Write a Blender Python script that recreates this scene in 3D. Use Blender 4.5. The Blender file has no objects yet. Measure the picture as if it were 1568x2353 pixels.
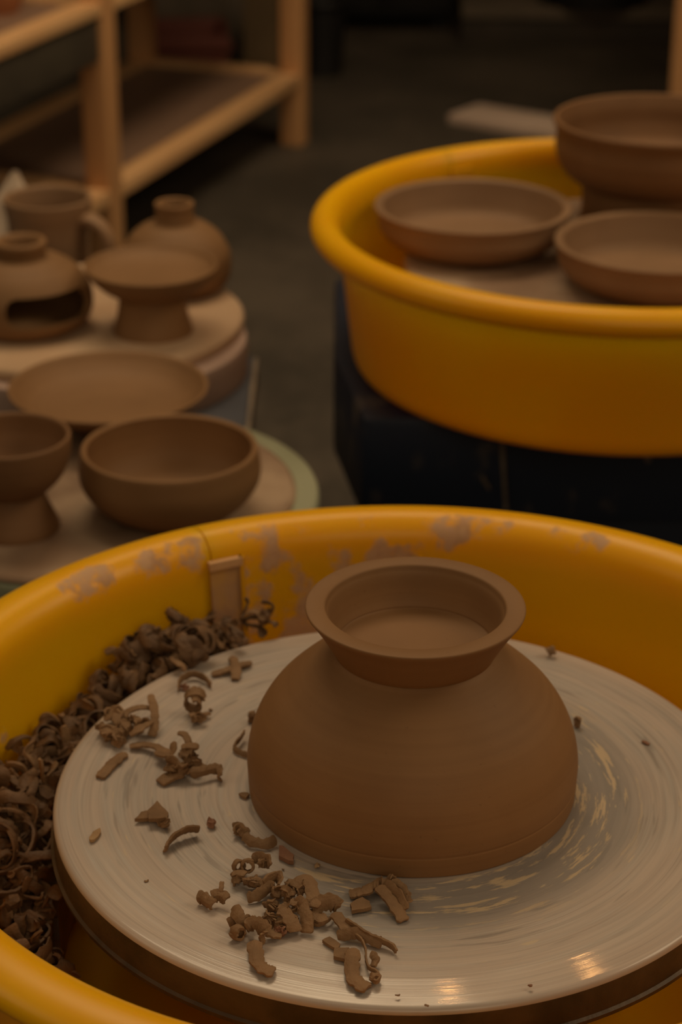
import bpy, bmesh, math, random
from mathutils import Vector, Matrix, noise as mnoise

sc = bpy.context.scene
col = sc.collection
H0 = 0.48                      # height of the near wheel head above the floor
PI = math.pi

# ------------------------------------------------------------------ camera
F_PX, PITCH, ROLL = 4693.78, 0.432814, 0.003837
CAM = Vector((-0.028243, -0.804649, 0.511425))     # relative to the wheel head
fw = Vector((0, math.cos(PITCH), -math.sin(PITCH)))
rt = Vector((1, 0, 0)); up = rt.cross(fw)
cr, sr = math.cos(ROLL), math.sin(ROLL)
rt, up = cr*rt + sr*up, -sr*rt + cr*up
cd = bpy.data.cameras.new('camera')
cam = bpy.data.objects.new('camera', cd); col.objects.link(cam)
cd.sensor_fit = 'HORIZONTAL'; cd.sensor_width = 24.0
cd.lens = 24.0*F_PX/1568.0
cd.clip_start = 0.05
M = Matrix.Identity(4)
for i in range(3):
    M[i][0], M[i][1], M[i][2] = rt[i], up[i], -fw[i]
M.translation = CAM + Vector((0, 0, H0))
cam.matrix_world = M
cd.dof.use_dof = True
cd.dof.focus_distance = 0.84
cd.dof.aperture_fstop = 9.8
sc.camera = cam

# ------------------------------------------------------------------ light
world = bpy.data.worlds.new('world'); sc.world = world; world.use_nodes = True
bg = world.node_tree.nodes['Background']
bg.inputs[0].default_value = (1.0, 0.74, 0.5, 1); bg.inputs[1].default_value = 0.02

def area(name, loc, target, sx, sy, power, color, spread=180):
    l = bpy.data.lights.new(name, 'AREA'); l.shape = 'RECTANGLE'; l.size = sx; l.size_y = sy
    l.energy = power; l.color = color; l.spread = math.radians(spread)
    o = bpy.data.objects.new(name, l); col.objects.link(o)
    o.location = loc
    o.rotation_euler = (Vector(target)-Vector(loc)).to_track_quat('-Z', 'Y').to_euler()
    return o
WARM = (1.0, 0.78, 0.50)
area('ceiling_light', (-0.3, 1.25, 2.6), (-0.1, 0.35, 0.4), 1.2, 1.0, 18.0, WARM)
area('side_light', (1.9, 0.3, 2.2), (0.1, 0.2, 0.5), 0.9, 0.9, 12.0, WARM)
area('front_fill', (0.3, -2.1, 1.7), (0.05, 0.5, 0.5), 1.8, 1.2, 8.6, WARM)  # unseen fill added behind the camera to lift the front faces
area('left_fill', (-2.2, 0.0, 1.9), (0, 0.3, 0.5), 1.2, 0.9, 4.5, WARM)  # weak fill added from the left, no fixture there
area('rear_fill', (0.5, 1.7, 2.6), (-0.45, 2.4, 0.3), 0.9, 0.9, 6.5, WARM, 85)  # unseen light added to brighten the rack, narrowed to spare the floor
area('overhead_fill', (0.0, 0.2, 2.65), (0, 0.201, 0), 3.6, 3.6, 6.5, WARM)  # broad overhead fill added for soft ambient light, no panels up there

vs = sc.view_settings
vs.view_transform = 'Standard'; vs.look = 'None'; vs.exposure = 0.0; vs.gamma = 1.0
vs.use_curve_mapping = False
sc.cycles.use_denoising = True
sc.cycles.max_bounces = 6
sc.cycles.sample_clamp_indirect = 3.0

# ------------------------------------------------------------------ materials
def mat(name):
    m = bpy.data.materials.new(name); m.use_nodes = True
    nt = m.node_tree; b = nt.nodes['Principled BSDF']
    return m, nt, b
class N:
    """small node helper"""
    def __init__(s, nt): s.nt = nt
    def new(s, t, **kw):
        n = s.nt.nodes.new(t)
        for k, v in kw.items(): setattr(n, k, v)
        return n
    def link(s, a, b): s.nt.links.new(a, b)
    def put(s, sock, v):
        if hasattr(v, 'links') or hasattr(v, 'is_linked'): s.link(v, sock)
        else: sock.default_value = v
    def math(s, op, a, b=0.0, c=None, clamp=False):
        n = s.new('ShaderNodeMath', operation=op); n.use_clamp = clamp
        s.put(n.inputs[0], a); s.put(n.inputs[1], b)
        if c is not None: s.put(n.inputs[2], c)
        return n.outputs[0]
    def noise(s, vec, scale, detail=3.0, rough=0.55):
        n = s.new('ShaderNodeTexNoise'); n.inputs['Scale'].default_value = scale
        n.inputs['Detail'].default_value = detail; n.inputs['Roughness'].default_value = rough
        s.link(vec, n.inputs['Vector']); return n.outputs['Fac']
    def step(s, v, a, b, lo=0.0, hi=1.0):
        n = s.new('ShaderNodeMapRange', interpolation_type='SMOOTHSTEP'); n.clamp = True
        s.put(n.inputs[0], v)
        for i, q in ((1, a), (2, b), (3, lo), (4, hi)): s.put(n.inputs[i], q)
        return n.outputs[0]
    def mix(s, f, a, b):
        n = s.new('ShaderNodeMix', data_type='RGBA')
        s.put(n.inputs[0], f)
        for sock, v in ((n.inputs[6], a), (n.inputs[7], b)):
            if isinstance(v, tuple): sock.default_value = v if len(v) == 4 else (*v, 1)
            else: s.link(v, sock)
        return n.outputs[2]
    def bump(s, h, strength, dist):
        n = s.new('ShaderNodeBump'); n.inputs['Strength'].default_value = strength
        n.inputs['Distance'].default_value = dist; s.link(h, n.inputs['Height']); return n.outputs[0]
    def coords(s): return s.new('ShaderNodeTexCoord').outputs['Object']
    def sep(s, v):
        n = s.new('ShaderNodeSeparateXYZ'); s.link(v, n.inputs[0]); return n.outputs
    def comb(s, x, y, z):
        n = s.new('ShaderNodeCombineXYZ')
        for i, v in enumerate((x, y, z)): s.put(n.inputs[i], v)
        return n.outputs[0]

def simple(name, c1, c2, scale=20, rough=0.6, bump=0.0, bscale=60, spec=0.4, metal=0.0):
    m, nt, b = mat(name); n = N(nt); v = n.coords()
    f = n.noise(v, scale)
    n.link(n.mix(n.step(f, .35, .65), c1, c2), b.inputs['Base Color'])
    b.inputs['Roughness'].default_value = rough
    b.inputs['Specular IOR Level'].default_value = spec
    b.inputs['Metallic'].default_value = metal
    if bump: n.link(n.bump(n.noise(v, bscale, 5), bump, 0.002), b.inputs['Normal'])
    return m

def clay(name, c1, c2, rough=0.62, rings=260.0, ringamp=0.25):
    """leather-hard clay with faint throwing rings"""
    m, nt, b = mat(name); n = N(nt); v = n.coords()
    x, y, z = n.sep(v)
    f = n.noise(v, 14, 4)
    rv = n.comb(n.math('MULTIPLY', x, 3.0), n.math('MULTIPLY', y, 3.0), n.math('MULTIPLY', z, rings))
    r = n.noise(rv, 1.0, 3)
    ff = n.math('ADD', n.math('MULTIPLY', f, 0.6), n.math('MULTIPLY', r, 0.4))
    base = n.mix(n.step(ff, .35, .65), c1, c2)
    sp = n.step(n.noise(v, 420, 2), .70, .76)
    n.link(n.mix(n.math('MULTIPLY', sp, 0.25), base, (c1[0]*.45, c1[1]*.42, c1[2]*.4)), b.inputs['Base Color'])
    b.inputs['Roughness'].default_value = rough
    b.inputs['Specular IOR Level'].default_value = 0.35
    h = n.math('ADD', n.math('MULTIPLY', r, ringamp), n.math('MULTIPLY', n.noise(v, 500, 4), 0.10))
    n.link(n.bump(h, 0.35, 0.0012), b.inputs['Normal'])
    return m

CLAY = clay('clay_leather_hard', (0.245, 0.125, 0.050), (0.290, 0.152, 0.063))
CLAY_DARK = clay('clay_damp', (0.200, 0.098, 0.040), (0.248, 0.125, 0.053))
CLAY_LIGHT = clay('clay_drier', (0.225, 0.117, 0.047), (0.268, 0.142, 0.060))
CLAY_GREY = clay('clay_greyish', (0.255, 0.145, 0.074), (0.305, 0.176, 0.093))
TRIM = simple('clay_trimming', (0.205, 0.112, 0.050), (0.275, 0.155, 0.073), 55, 0.7, 0.5, 350)
TRIM_DARK = simple('clay_trimming_damp', (0.110, 0.056, 0.024), (0.195, 0.103, 0.046), 40, 0.62, 0.5, 300)
TRIM_PALE = simple('clay_trimming_dry', (0.36, 0.22, 0.11), (0.42, 0.27, 0.14), 55, 0.8, 0.4, 350)
TRIM_RED = simple('clay_trimming_reddish', (0.235, 0.105, 0.058), (0.28, 0.135, 0.075), 55, 0.75, 0.4, 350)

def yellow(name, zc, amount, centre_deg):
    """yellow moulded plastic with smears of dried slip (real dirt: most of it sits round one side and on the lip)"""
    m, nt, b = mat(name); n = N(nt); v = n.coords()
    x, y, z = n.sep(v)
    r = n.math('SQRT', n.math('ADD', n.math('MULTIPLY', x, x), n.math('MULTIPLY', y, y)))
    ca, sa = math.cos(math.radians(centre_deg)), math.sin(math.radians(centre_deg))
    side = n.math('DIVIDE', n.math('ADD', n.math('MULTIPLY', x, ca), n.math('MULTIPLY', y, sa)), r)
    w = n.step(side, 0.1, 0.92)
    lip = n.step(z, zc-0.012, zc+0.002)
    big = n.noise(v, 24, 4, 0.6)
    fine = n.noise(v, 70, 5, 0.6)
    drip = n.noise(n.comb(n.math('MULTIPLY', x, 60), n.math('MULTIPLY', y, 60), n.math('MULTIPLY', z, 14)), 1.0, 3)
    f = n.math('ADD', n.math('ADD', n.math('MULTIPLY', big, .55), n.math('MULTIPLY', fine, .25)), n.math('MULTIPLY', drip, .2))
    inner = n.step(r, 0.2415, 0.236)
    # lip smears are commonest on its inner slope
    il = n.math('MULTIPLY', lip, n.step(r, .2350, .2265))
    c2, s2 = math.cos(math.radians(102)), math.sin(math.radians(102))
    w2 = n.math('MULTIPLY', n.step(n.math('DIVIDE', n.math('ADD', n.math('MULTIPLY', x, c2), n.math('MULTIPLY', y, s2)), r), .92, .985), n.math('SUBTRACT', 1.0, lip))
    gain = n.math('ADD', n.math('ADD', n.math('MULTIPLY', w, .045), n.math('MULTIPLY', n.math('MULTIPLY', il, w), .115)), n.math('MULTIPLY', w2, .15))
    thr = n.math('SUBTRACT', 0.675, n.math('MULTIPLY', gain, amount))
    thr = n.math('ADD', thr, n.math('MULTIPLY', n.math('SUBTRACT', 1.0, inner), 0.11))
    d = n.math('SUBTRACT', f, thr)
    mask = n.math('MULTIPLY', n.step(d, -0.02, 0.05), 0.85)
    tone = n.noise(v, 9, 2)
    yel = n.mix(n.step(tone, .4, .6), (0.95, 0.440, 0.001), (0.98, 0.470, 0.002))
    slip = n.mix(n.step(fine, .4, .6), (0.47, 0.295, 0.20), (0.58, 0.385, 0.265))
    n.link(n.mix(mask, yel, slip), b.inputs['Base Color'])
    b.inputs['Subsurface Weight'].default_value = 0.6
    b.inputs['Specular IOR Level'].default_value = 0.35
    b.inputs['Subsurface Radius'].default_value = (1.0, 0.78, 0.08); b.inputs['Subsurface Scale'].default_value = 0.018
    n.link(n.step(mask, 0, 1, 0.36, 0.8), b.inputs['Roughness'])
    n.link(n.bump(n.math('ADD', n.math('MULTIPLY', mask, 1.0), n.math('MULTIPLY', fine, .15)), 0.25, 0.0006), b.inputs['Normal'])
    return m
YEL1 = yellow('yellow_plastic_smeared', 0.026, 1.0, 112)
YEL2 = yellow('yellow_plastic', 0.0375, 0.25, 230)
YEL_PLAIN = simple('yellow_plastic_plain', (0.72, 0.345, 0.004), (0.78, 0.39, 0.006), 9, 0.4)
SLIP_DRY = simple('dried_slip', (0.13, 0.10, 0.075), (0.20, 0.155, 0.115), 60, 0.8)
SLIP_YEL = simple('slip_coated_plastic', (0.40, 0.235, 0.165), (0.60, 0.32, 0.06), 26, 0.7, 0.3, 90)

def wheel_metal():
    m, nt, b = mat('turned_aluminium'); n = N(nt); v = n.coords()
    x, y, z = n.sep(v)
    r = n.math('SQRT', n.math('ADD', n.math('MULTIPLY', x, x), n.math('MULTIPLY', y, y)))
    rs = n.math('MAXIMUM', r, 0.0005)
    cx, cy = n.math('DIVIDE', x, rs), n.math('DIVIDE', y, rs)
    def ring(ka, kr, detail=2.0):
        return n.noise(n.comb(n.math('MULTIPLY', cx, ka), n.math('MULTIPLY', cy, ka), n.math('MULTIPLY', r, kr)), 1.0, detail)
    grooves = ring(0.35, 1500, 2); mid = ring(1.3, 330, 3); broad = ring(1.7, 75, 2); arcs = ring(2.2, 620, 2)
    patch = n.noise(v, 16, 3)
    # film of dried slip over the bare metal
    film = n.step(n.math('ADD', n.math('ADD', n.math('MULTIPLY', mid, .40), n.math('MULTIPLY', broad, .35)), n.math('MULTIPLY', patch, .25)), .30, .62)
    metal_c = n.mix(n.step(arcs, .35, .65), (0.42, 0.375, 0.34), (0.50, 0.46, 0.42))
    film_c = n.mix(n.step(mid, .35, .65), (0.47, 0.365, 0.30), (0.55, 0.44, 0.365))
    c = n.mix(n.math('MULTIPLY', film, 0.8), metal_c, film_c)
    line = n.step(ring(0.9, 850, 1), .62, .70)
    c = n.mix(n.math('MULTIPLY', line, .22), c, (0.20, 0.16, 0.13))
    pale = n.step(ring(1.2, 700, 1), .64, .72)
    c = n.mix(n.math('MULTIPLY', pale, .35), c, (0.58, 0.49, 0.41))
    # dark wet arcs
    darkarc = n.math('MULTIPLY', n.step(ring(2.6, 210, 2), .60, .70), n.step(r, .155, .12))
    c = n.mix(n.math('MULTIPLY', darkarc, 0.45), c, (0.17, 0.15, 0.135))
    # thick wet slip thrown round the foot of the bowl, cream coloured with bare wet metal between
    inring = n.math('MULTIPLY', n.step(r, .072, .079), n.step(r, .120, .098))
    cs = n.noise(n.comb(n.math('MULTIPLY', cx, 2.7), n.math('MULTIPLY', cy, 2.7), n.math('MULTIPLY', r, 260)), 1.0, 6, .66)
    sect = n.math('ADD', n.math('MULTIPLY', cx, .80), n.math('MULTIPLY', cy, -.60))
    sw = n.step(sect, -0.35, 0.35)
    wet = n.math('MULTIPLY', n.math('MULTIPLY', inring, sw), 0.75)
    c = n.mix(wet, c, (0.235, 0.215, 0.20))
    cream = n.math('MULTIPLY', n.math('MULTIPLY', inring, n.step(cs, n.math('SUBTRACT', .70, n.math('MULTIPLY', sw, .16)), n.math('SUBTRACT', .76, n.math('MULTIPLY', sw, .16)))), .85)
    c = n.mix(cream, c, (0.62, 0.47, 0.30))
    # short pale dashes elsewhere
    dash = n.math('MULTIPLY', n.step(n.noise(n.comb(n.math('MULTIPLY', cx, 7), n.math('MULTIPLY', cy, 7), n.math('MULTIPLY', r, 420)), 1.0, 1), .70, .76), n.step(r, .150, .125))
    c = n.mix(n.math('MULTIPLY', dash, .7), c, (0.60, 0.48, 0.33))
    n.link(c, b.inputs['Base Color'])
    cover = n.math('MAXIMUM', n.math('MULTIPLY', film, .8), cream)
    n.link(n.step(cover, 0, 1, 0.22, 0.05), b.inputs['Metallic'])
    n.link(n.step(cover, 0, 1, 0.36, 0.52), b.inputs['Roughness'])
    b.inputs['Specular IOR Level'].default_value = 0.3
    b.inputs['Coat Weight'].default_value = 0.4; b.inputs['Coat Roughness'].default_value = 0.055
    h = n.math('ADD', n.math('ADD', n.math('MULTIPLY', grooves, .30), n.math('MULTIPLY', mid, .18)), n.math('MULTIPLY', cream, .6))
    n.link(n.bump(h, 0.30, 0.0007), b.inputs['Normal'])
    n.link(n.bump(grooves, 0.12, 0.0004), b.inputs['Coat Normal'])
    return m
METAL = wheel_metal()
METAL_SIDE = simple('shaded_metal_side', (0.055, 0.038, 0.024), (0.11, 0.072, 0.042), 30, 0.5, 0.3, 120, 0.5, 0.4)  # shade on the disc's side put into the colour, dark brown
STEEL = simple('dull_steel', (0.15, 0.14, 0.13), (0.2, 0.19, 0.175), 20, 0.45, metal=0.8)

def wood(name, c1, c2, axis=1, rough=0.55):
    m, nt, b = mat(name); n = N(nt); v = n.coords()
    mp = n.new('ShaderNodeMapping'); s = [60, 60, 60]; s[axis] = 4
    mp.inputs['Scale'].default_value = s; n.link(v, mp.inputs['Vector'])
    g = n.noise(mp.outputs[0], 1.0, 5, .6)
    n.link(n.mix(n.step(g, .3, .7), c1, c2), b.inputs['Base Color'])
    b.inputs['Roughness'].default_value = rough
    n.link(n.bump(g, .15, .001), b.inputs['Normal'])
    return m
PINE = wood('pine_lumber', (0.60, 0.33, 0.145), (0.70, 0.42, 0.20), 1)
PINE_UP = wood('pine_lumber_upright', (0.54, 0.27, 0.11), (0.64, 0.34, 0.145), 2)
DARKWOOD = wood('dark_stained_board', (0.19, 0.112, 0.072), (0.24, 0.145, 0.097), 1)
APRON = simple('dark_apron_board', (0.05, 0.04, 0.028), (0.065, 0.052, 0.035), 12, 0.6)  # apron tone, much darker than the pine rails
PLY = simple('dusty_plywood_bat', (0.25, 0.155, 0.095), (0.46, 0.325, 0.215), 13, 0.8, 0.15, 90)
PLASTER = simple('plaster_bat', (0.52, 0.34, 0.205), (0.60, 0.41, 0.26), 12, 0.85, 0.1, 120)
PINKBAT = simple('pinkish_plaster_bat', (0.40, 0.27, 0.215), (0.47, 0.325, 0.26), 10, 0.85)
GREEN = simple('pale_green_plastic', (0.30, 0.31, 0.20), (0.36, 0.37, 0.25), 10, 0.5)
TABLE = simple('grey_laminate', (0.080, 0.085, 0.105), (0.10, 0.105, 0.125), 8, 0.55)
EDGE = simple('worn_pale_table_edge', (0.13, 0.11, 0.095), (0.33, 0.26, 0.19), 14, 0.6)
NAVY = None
def navy():
    m, nt, b = mat('navy_enamel_dirty'); n = N(nt); v = n.coords()
    x, y, z = n.sep(v)
    streak = n.noise(n.comb(n.math('MULTIPLY', x, 55), n.math('MULTIPLY', y, 55), n.math('MULTIPLY', z, 7)), 1.0, 4)
    blot = n.noise(v, 26, 4)
    f = n.math('ADD', n.math('MULTIPLY', streak, .4), n.math('MULTIPLY', blot, .6))
    c = n.mix(n.math('MULTIPLY', n.step(f, .54, .68), .55), (0.010, 0.018, 0.040), (0.16, 0.125, 0.09))
    n.link(c, b.inputs['Base Color']); b.inputs['Roughness'].default_value = 0.5
    return m
NAVY = navy()
BLACK = simple('black_plastic', (0.008, 0.007, 0.007), (0.012, 0.01, 0.009), 10, 0.55)
DARKBIN = simple('dark_brown_board', (0.035, 0.026, 0.018), (0.05, 0.036, 0.026), 6, 0.7)
REDBOX = simple('dark_red_plastic', (0.085, 0.018, 0.010), (0.105, 0.024, 0.014), 6, 0.6)
SACK = simple('brown_paper_sack', (0.11, 0.085, 0.06), (0.14, 0.105, 0.075), 10, 0.8)
OCHRE = simple('ochre_carton', (0.10, 0.062, 0.028), (0.13, 0.082, 0.038), 7, 0.8)
TERRA = simple('terracotta', (0.36, 0.13, 0.05), (0.44, 0.165, 0.065), 14, 0.7)
CLOTH = simple('pale_cloth', (0.55, 0.42, 0.31), (0.66, 0.51, 0.38), 16, 0.9, 0.2, 80)
BOARD = simple('dusty_grey_board', (0.52, 0.385, 0.30), (0.60, 0.45, 0.36), 9, 0.75)
BRASS = simple('lamp_shade_metal', (0.1, 0.08, 0.05), (0.13, 0.1, 0.07), 9, 0.4, metal=0.7)
def floor_mat():
    m, nt, b = mat('worn_dark_concrete'); n = N(nt); v = n.coords()
    f = n.noise(v, 3.2, 5, .6); g = n.noise(v, 38, 4)
    k = n.math('ADD', n.math('MULTIPLY', f, .7), n.math('MULTIPLY', g, .3))
    n.link(n.mix(n.step(k, .35, .65), (0.040, 0.032, 0.023), (0.085, 0.066, 0.048)), b.inputs['Base Color'])
    b.inputs['Roughness'].default_value = 0.6
    n.link(n.bump(g, .2, .002), b.inputs['Normal'])
    return m
FLOOR = floor_mat()
WALLM = simple('dark_wall_paint', (0.020, 0.016, 0.012), (0.028, 0.022, 0.016), 2, 0.8)
CEIL = simple('warm_ceiling', (0.34, 0.29, 0.23), (0.38, 0.32, 0.26), 2, 0.9)

# ------------------------------------------------------------------ builders
def finish(name, me, m, parent=None, loc=None, smooth=38):
    if smooth:
        bm = bmesh.new(); bm.from_mesh(me)
        th = math.radians(smooth)
        for f in bm.faces: f.smooth = True
        for e in bm.edges:
            e.smooth = not (len(e.link_faces) == 2 and e.calc_face_angle(0) > th)
        bm.to_mesh(me); bm.free()
    me.materials.append(m)
    o = bpy.data.objects.new(name, me); col.objects.link(o)
    if parent is not None: o.parent = parent
    if loc is not None: o.location = loc
    return o
def pyobj(name, verts, faces, m, parent=None, loc=None, smooth=38):
    me = bpy.data.meshes.new(name); me.from_pydata([tuple(v) for v in verts], [], faces)
    bm = bmesh.new(); bm.from_mesh(me); bmesh.ops.recalc_face_normals(bm, faces=bm.faces); bm.to_mesh(me); bm.free()
    return finish(name, me, m, parent, loc, smooth)
def tag(o, label, cat=None, group=None, kind=None):
    if label: o['label'] = label
    if cat: o['category'] = cat
    if group: o['group'] = group
    if kind: o['kind'] = kind
    return o
def thing(name, loc, label, cat, group=None, rz=0.0):
    o = bpy.data.objects.new(name, None); col.objects.link(o)
    o.location = loc; o.rotation_euler = (0, 0, rz); o.empty_display_size = .05
    return tag(o, label, cat, group)
def crom(p, per=6):
    """Catmull-Rom through points of any dimension"""
    if len(p) < 3: 
        return [tuple(q) for q in p]
    out = []
    n = len(p)
    for i in range(n-1):
        a, b, c, d = p[max(i-1, 0)], p[i], p[i+1], p[min(i+2, n-1)]
        for k in range(per):
            t = k/per
            out.append(tuple(0.5*((2*b[j]) + (-a[j]+c[j])*t + (2*a[j]-5*b[j]+4*c[j]-d[j])*t*t + (-a[j]+3*b[j]-3*c[j]+d[j])*t**3) for j in range(len(b))))
    out.append(tuple(p[-1])); return out
def prof(*sections, per=5):
    out = []
    for s in sections:
        q = crom(s, per)
        if out and abs(out[-1][0]-q[0][0])+abs(out[-1][1]-q[0][1]) < 1e-7: q = q[1:]
        out += q
    return out
def lathe(name, pr, m, parent=None, loc=None, seg=96, smooth=38, closed=False, a0=0.0, a1=None, wob=0.0):
    """revolve (r,z); points with r==0 become poles. closed: the profile is a loop. a0..a1: a partial turn with end caps"""
    verts, rings = [], []
    part = a1 is not None
    ns = seg+1 if part else seg
    tot = (a1-a0) if part else 2*PI
    for r, z in pr:
        if r < 1e-6 and not part:
            rings.append([len(verts)]); verts.append((0, 0, z))
        else:
            ring = []
            for i in range(ns):
                a = a0+tot*i/seg
                k = 1+wob*math.sin(2*a+z*40)
                ring.append(len(verts)); verts.append((r*k*math.cos(a), r*k*math.sin(a), z))
            rings.append(ring)
    faces = []
    pairs = list(zip(rings, rings[1:])) + ([(rings[-1], rings[0])] if closed else [])
    for A, B in pairs:
        if len(A) == 1 and len(B) == 1: continue
        for i in range(seg):
            j = i+1 if part else (i+1) % seg
            if len(A) == 1: faces.append((A[0], B[i], B[j]))
            elif len(B) == 1: faces.append((A[i], B[0], A[j]))
            else: faces.append((A[i], B[i], B[j], A[j]))
    if part and closed:
        faces.append([r[0] for r in rings]); faces.append([r[-1] for r in rings][::-1])
    return pyobj(name, verts, faces, m, parent, loc, smooth)
def prism(name, outline, z0, z1, m, parent=None, loc=None, bevel=0.003):
    bm = bmesh.new()
    vs_ = [bm.verts.new((x, y, z0)) for x, y in outline]
    f = bm.faces.new(vs_)
    r = bmesh.ops.extrude_face_region(bm, geom=[f])
    bmesh.ops.translate(bm, vec=(0, 0, z1-z0), verts=[g for g in r['geom'] if isinstance(g, bmesh.types.BMVert)])
    if bevel: bmesh.ops.bevel(bm, geom=list(bm.edges), offset=bevel, segments=2, profile=.6, affect='EDGES')
    bmesh.ops.recalc_face_normals(bm, faces=bm.faces)
    me = bpy.data.meshes.new(name); bm.to_mesh(me); bm.free()
    return finish(name, me, m, parent, loc)
def box(name, lo, hi, m, parent=None, loc=None, bevel=0.002, kind=None):
    o = prism(name, [(lo[0], lo[1]), (hi[0], lo[1]), (hi[0], hi[1]), (lo[0], hi[1])], lo[2], hi[2], m, parent, loc, bevel)
    if kind: o['kind'] = kind
    return o
def sweep(name, path, radius, m, parent=None, n=10, flat=1.0, per=6):
    """tube along points; flat squashes it sideways"""
    p = [Vector(q) for q in crom(path, per)]
    verts, faces = [], []
    for i, q in enumerate(p):
        t = (p[min(i+1, len(p)-1)]-p[max(i-1, 0)]).normalized()
        s = t.cross(Vector((0, 1, 0.001))).normalized(); u_ = s.cross(t).normalized()
        rad = radius(i/(len(p)-1)) if callable(radius) else radius
        for k in range(n):
            a = 2*PI*k/n
            verts.append(q + s*(math.cos(a)*rad) + u_*(math.sin(a)*rad*flat))
    for i in range(len(p)-1):
        for k in range(n):
            faces.append((i*n+k, i*n+(k+1) % n, (i+1)*n+(k+1) % n, (i+1)*n+k))
    faces.append(tuple(range(n))[::-1]); faces.append(tuple(range((len(p)-1)*n, len(p)*n)))
    return pyobj(name, verts, faces, m, parent)

# ------------------------------------------------------------------ setting
box('floor', (-2.6, -2.2, -0.05), (2.6, 4.9, 0.0), FLOOR, bevel=0, kind='structure')
box('wall_back', (-2.6, 4.9, 0), (2.6, 5.0, 2.7), WALLM, bevel=0, kind='structure')
box('wall_left', (-2.7, -2.2, 0), (-2.6, 4.9, 2.7), WALLM, bevel=0, kind='structure')
box('wall_right', (2.6, -2.2, 0), (2.7, 4.9, 2.7), WALLM, bevel=0, kind='structure')
box('ceiling', (-2.6, -2.2, 2.7), (2.6, 4.9, 2.75), CEIL, bevel=0, kind='structure')

# two warm bulbs hanging over the far side of the studio (their glints lie on the wheel head)
def bulb_lamp(loc, label, power):
    t = thing('pendant_bulb', loc, label, 'lamp', 'warm bulbs hanging over the studio')
    m, nt, b = mat('glowing_bulb'); b.inputs['Emission Color'].default_value = (1, .45, .13, 1); b.inputs['Emission Strength'].default_value = 130
    lathe('bulb', prof([(0, -.020), (.012, -.016), (.0165, 0), (.014, .020), (.012, .045), (0, .045)]), m, t, seg=24)
    lathe('socket', [(0, .045), (.017, .045), (.017, .085), (.006, .095), (0, .095)], BRASS, t, seg=20)
    lathe('cord', [(0, .09), (.003, .09), (.003, 2.70-loc[2]), (0, 2.70-loc[2])], BLACK, t, seg=8)
    l = bpy.data.lights.new('bulb_light', 'POINT'); l.energy = power; l.color = (1, .58, .25); l.shadow_soft_size = .03
    o = bpy.data.objects.new('bulb_light', l); col.objects.link(o); o.parent = t; o.location = (0, -.05, -.06)
bulb_lamp((0.166, 1.39, H0+1.70), 'bare warm bulb on a cord above the far end of the studio', 0.25)
bulb_lamp((0.496, 1.519, H0+1.70), 'bare warm bulb on a cord to the right of its twin above the studio', 0.25)

# ------------------------------------------------------------------ wooden rack on the left behind
def rack():
    ux, uy = 0.326, 0.9455
    ang = math.atan2(uy, ux) - PI/2            # local +y runs along the rack, local -x is its depth
    t = thing('drying_rack', (-0.119, 3.007, 0), 'long pine drying rack with two dark shelves on the floor behind the left-hand pots', 'rack', rz=ang)
    D, L, S = 0.31, 0.832, 0.021
    for yy in (0, -L, -2*L):
        for xx in (0, -D):
            box('post', (xx-S, yy-S, 0), (xx+S, yy+S, 1.35), PINE_UP, t, bevel=.003)
    for zt, th in ((0.139, .023), (0.418, .018), (0.86, .036)):
        for xx in (0, -D):
            for k in (0, 1):
                box('rail', (xx-S+.002, -(k+1)*L+S, zt-th), (xx+S-.002, -k*L-S, zt), PINE, t, bevel=.002)
        for yy in (0, -L, -2*L):
            box('crosspiece', (-D+S, yy-S+.003, zt-th), (-S, yy+S-.003, zt), PINE, t, bevel=.002)
        for k in (0, 1) if zt < .8 else ():
            box('shelf_board', (-D+S, -(k+1)*L+S, zt-.018), (-S, -k*L-S, zt-.008), DARKWOOD, t, bevel=0)
    box('apron', (-S+.004, -2*L+S, .418-.085), (S-.008, -L-S, .418-.0185), APRON, t, bevel=.002)['label'] = 'dark apron board'
    return t, ang
rk, rang = rack()
def on_rack(lx, ly):
    c, s = math.cos(rang), math.sin(rang)
    return -0.119+lx*c-ly*s, 3.007+lx*s+ly*c

def small_pot(x, y, z, r, h, m, label):
    t = thing('storage_pot', (x, y, z), label, 'pot')
    lathe('body', prof([(0, 0), (r*.7, 0)], [(r*.7, 0), (r*.95, h*.35), (r, h*.7), (r*.9, h*.96), (r*.86, h)], [(r*.86, h), (r*.80, h)], [(r*.80, h), (r*.86, h*.6), (r*.6, h*.08), (0, h*.07)]), m, t, seg=40)
x_, y_ = on_rack(-.115, -.93); small_pot(x_, y_, .4105, .05, .085, TERRA, 'terracotta pot on the upper rack shelf beside the wooden post')
x_, y_ = on_rack(-.125, -1.06); small_pot(x_, y_, .4105, .06, .05, REDBOX, 'low dark red pot on the upper rack shelf, left of the terracotta pot')

# things on the floor behind the rack
def crate(x, y, sx, sy, h, rz, m, label, name='crate', cat='crate'):
    t = thing(name, (x, y, 0), label, cat, rz=rz)
    w = .012
    box('bottom', (-sx/2, -sy/2, 0), (sx/2, sy/2, w), m, t)
    for lo, hi in (((-sx/2, -sy/2, w), (sx/2, -sy/2+w, h)), ((-sx/2, sy/2-w, w), (sx/2, sy/2, h)),
                   ((-sx/2, -sy/2+w, w), (-sx/2+w, sy/2-w, h)), ((sx/2-w, -sy/2+w, w), (sx/2, sy/2-w, h))):
        box('side_panel', lo, hi, m, t)
    box('lip', (-sx/2-.008, -sy/2-.008, h-.03), (sx/2+.008, -sy/2, h-.012), m, t)
    return t
crate(-0.36, 3.55, .17, .20, .11, .10, REDBOX, 'dark red plastic crate on the floor behind the rack')
t = thing('clay_sack', (-0.36, 4.02, 0), 'grey-brown paper sack standing behind the dark red crate', 'sack')
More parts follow.
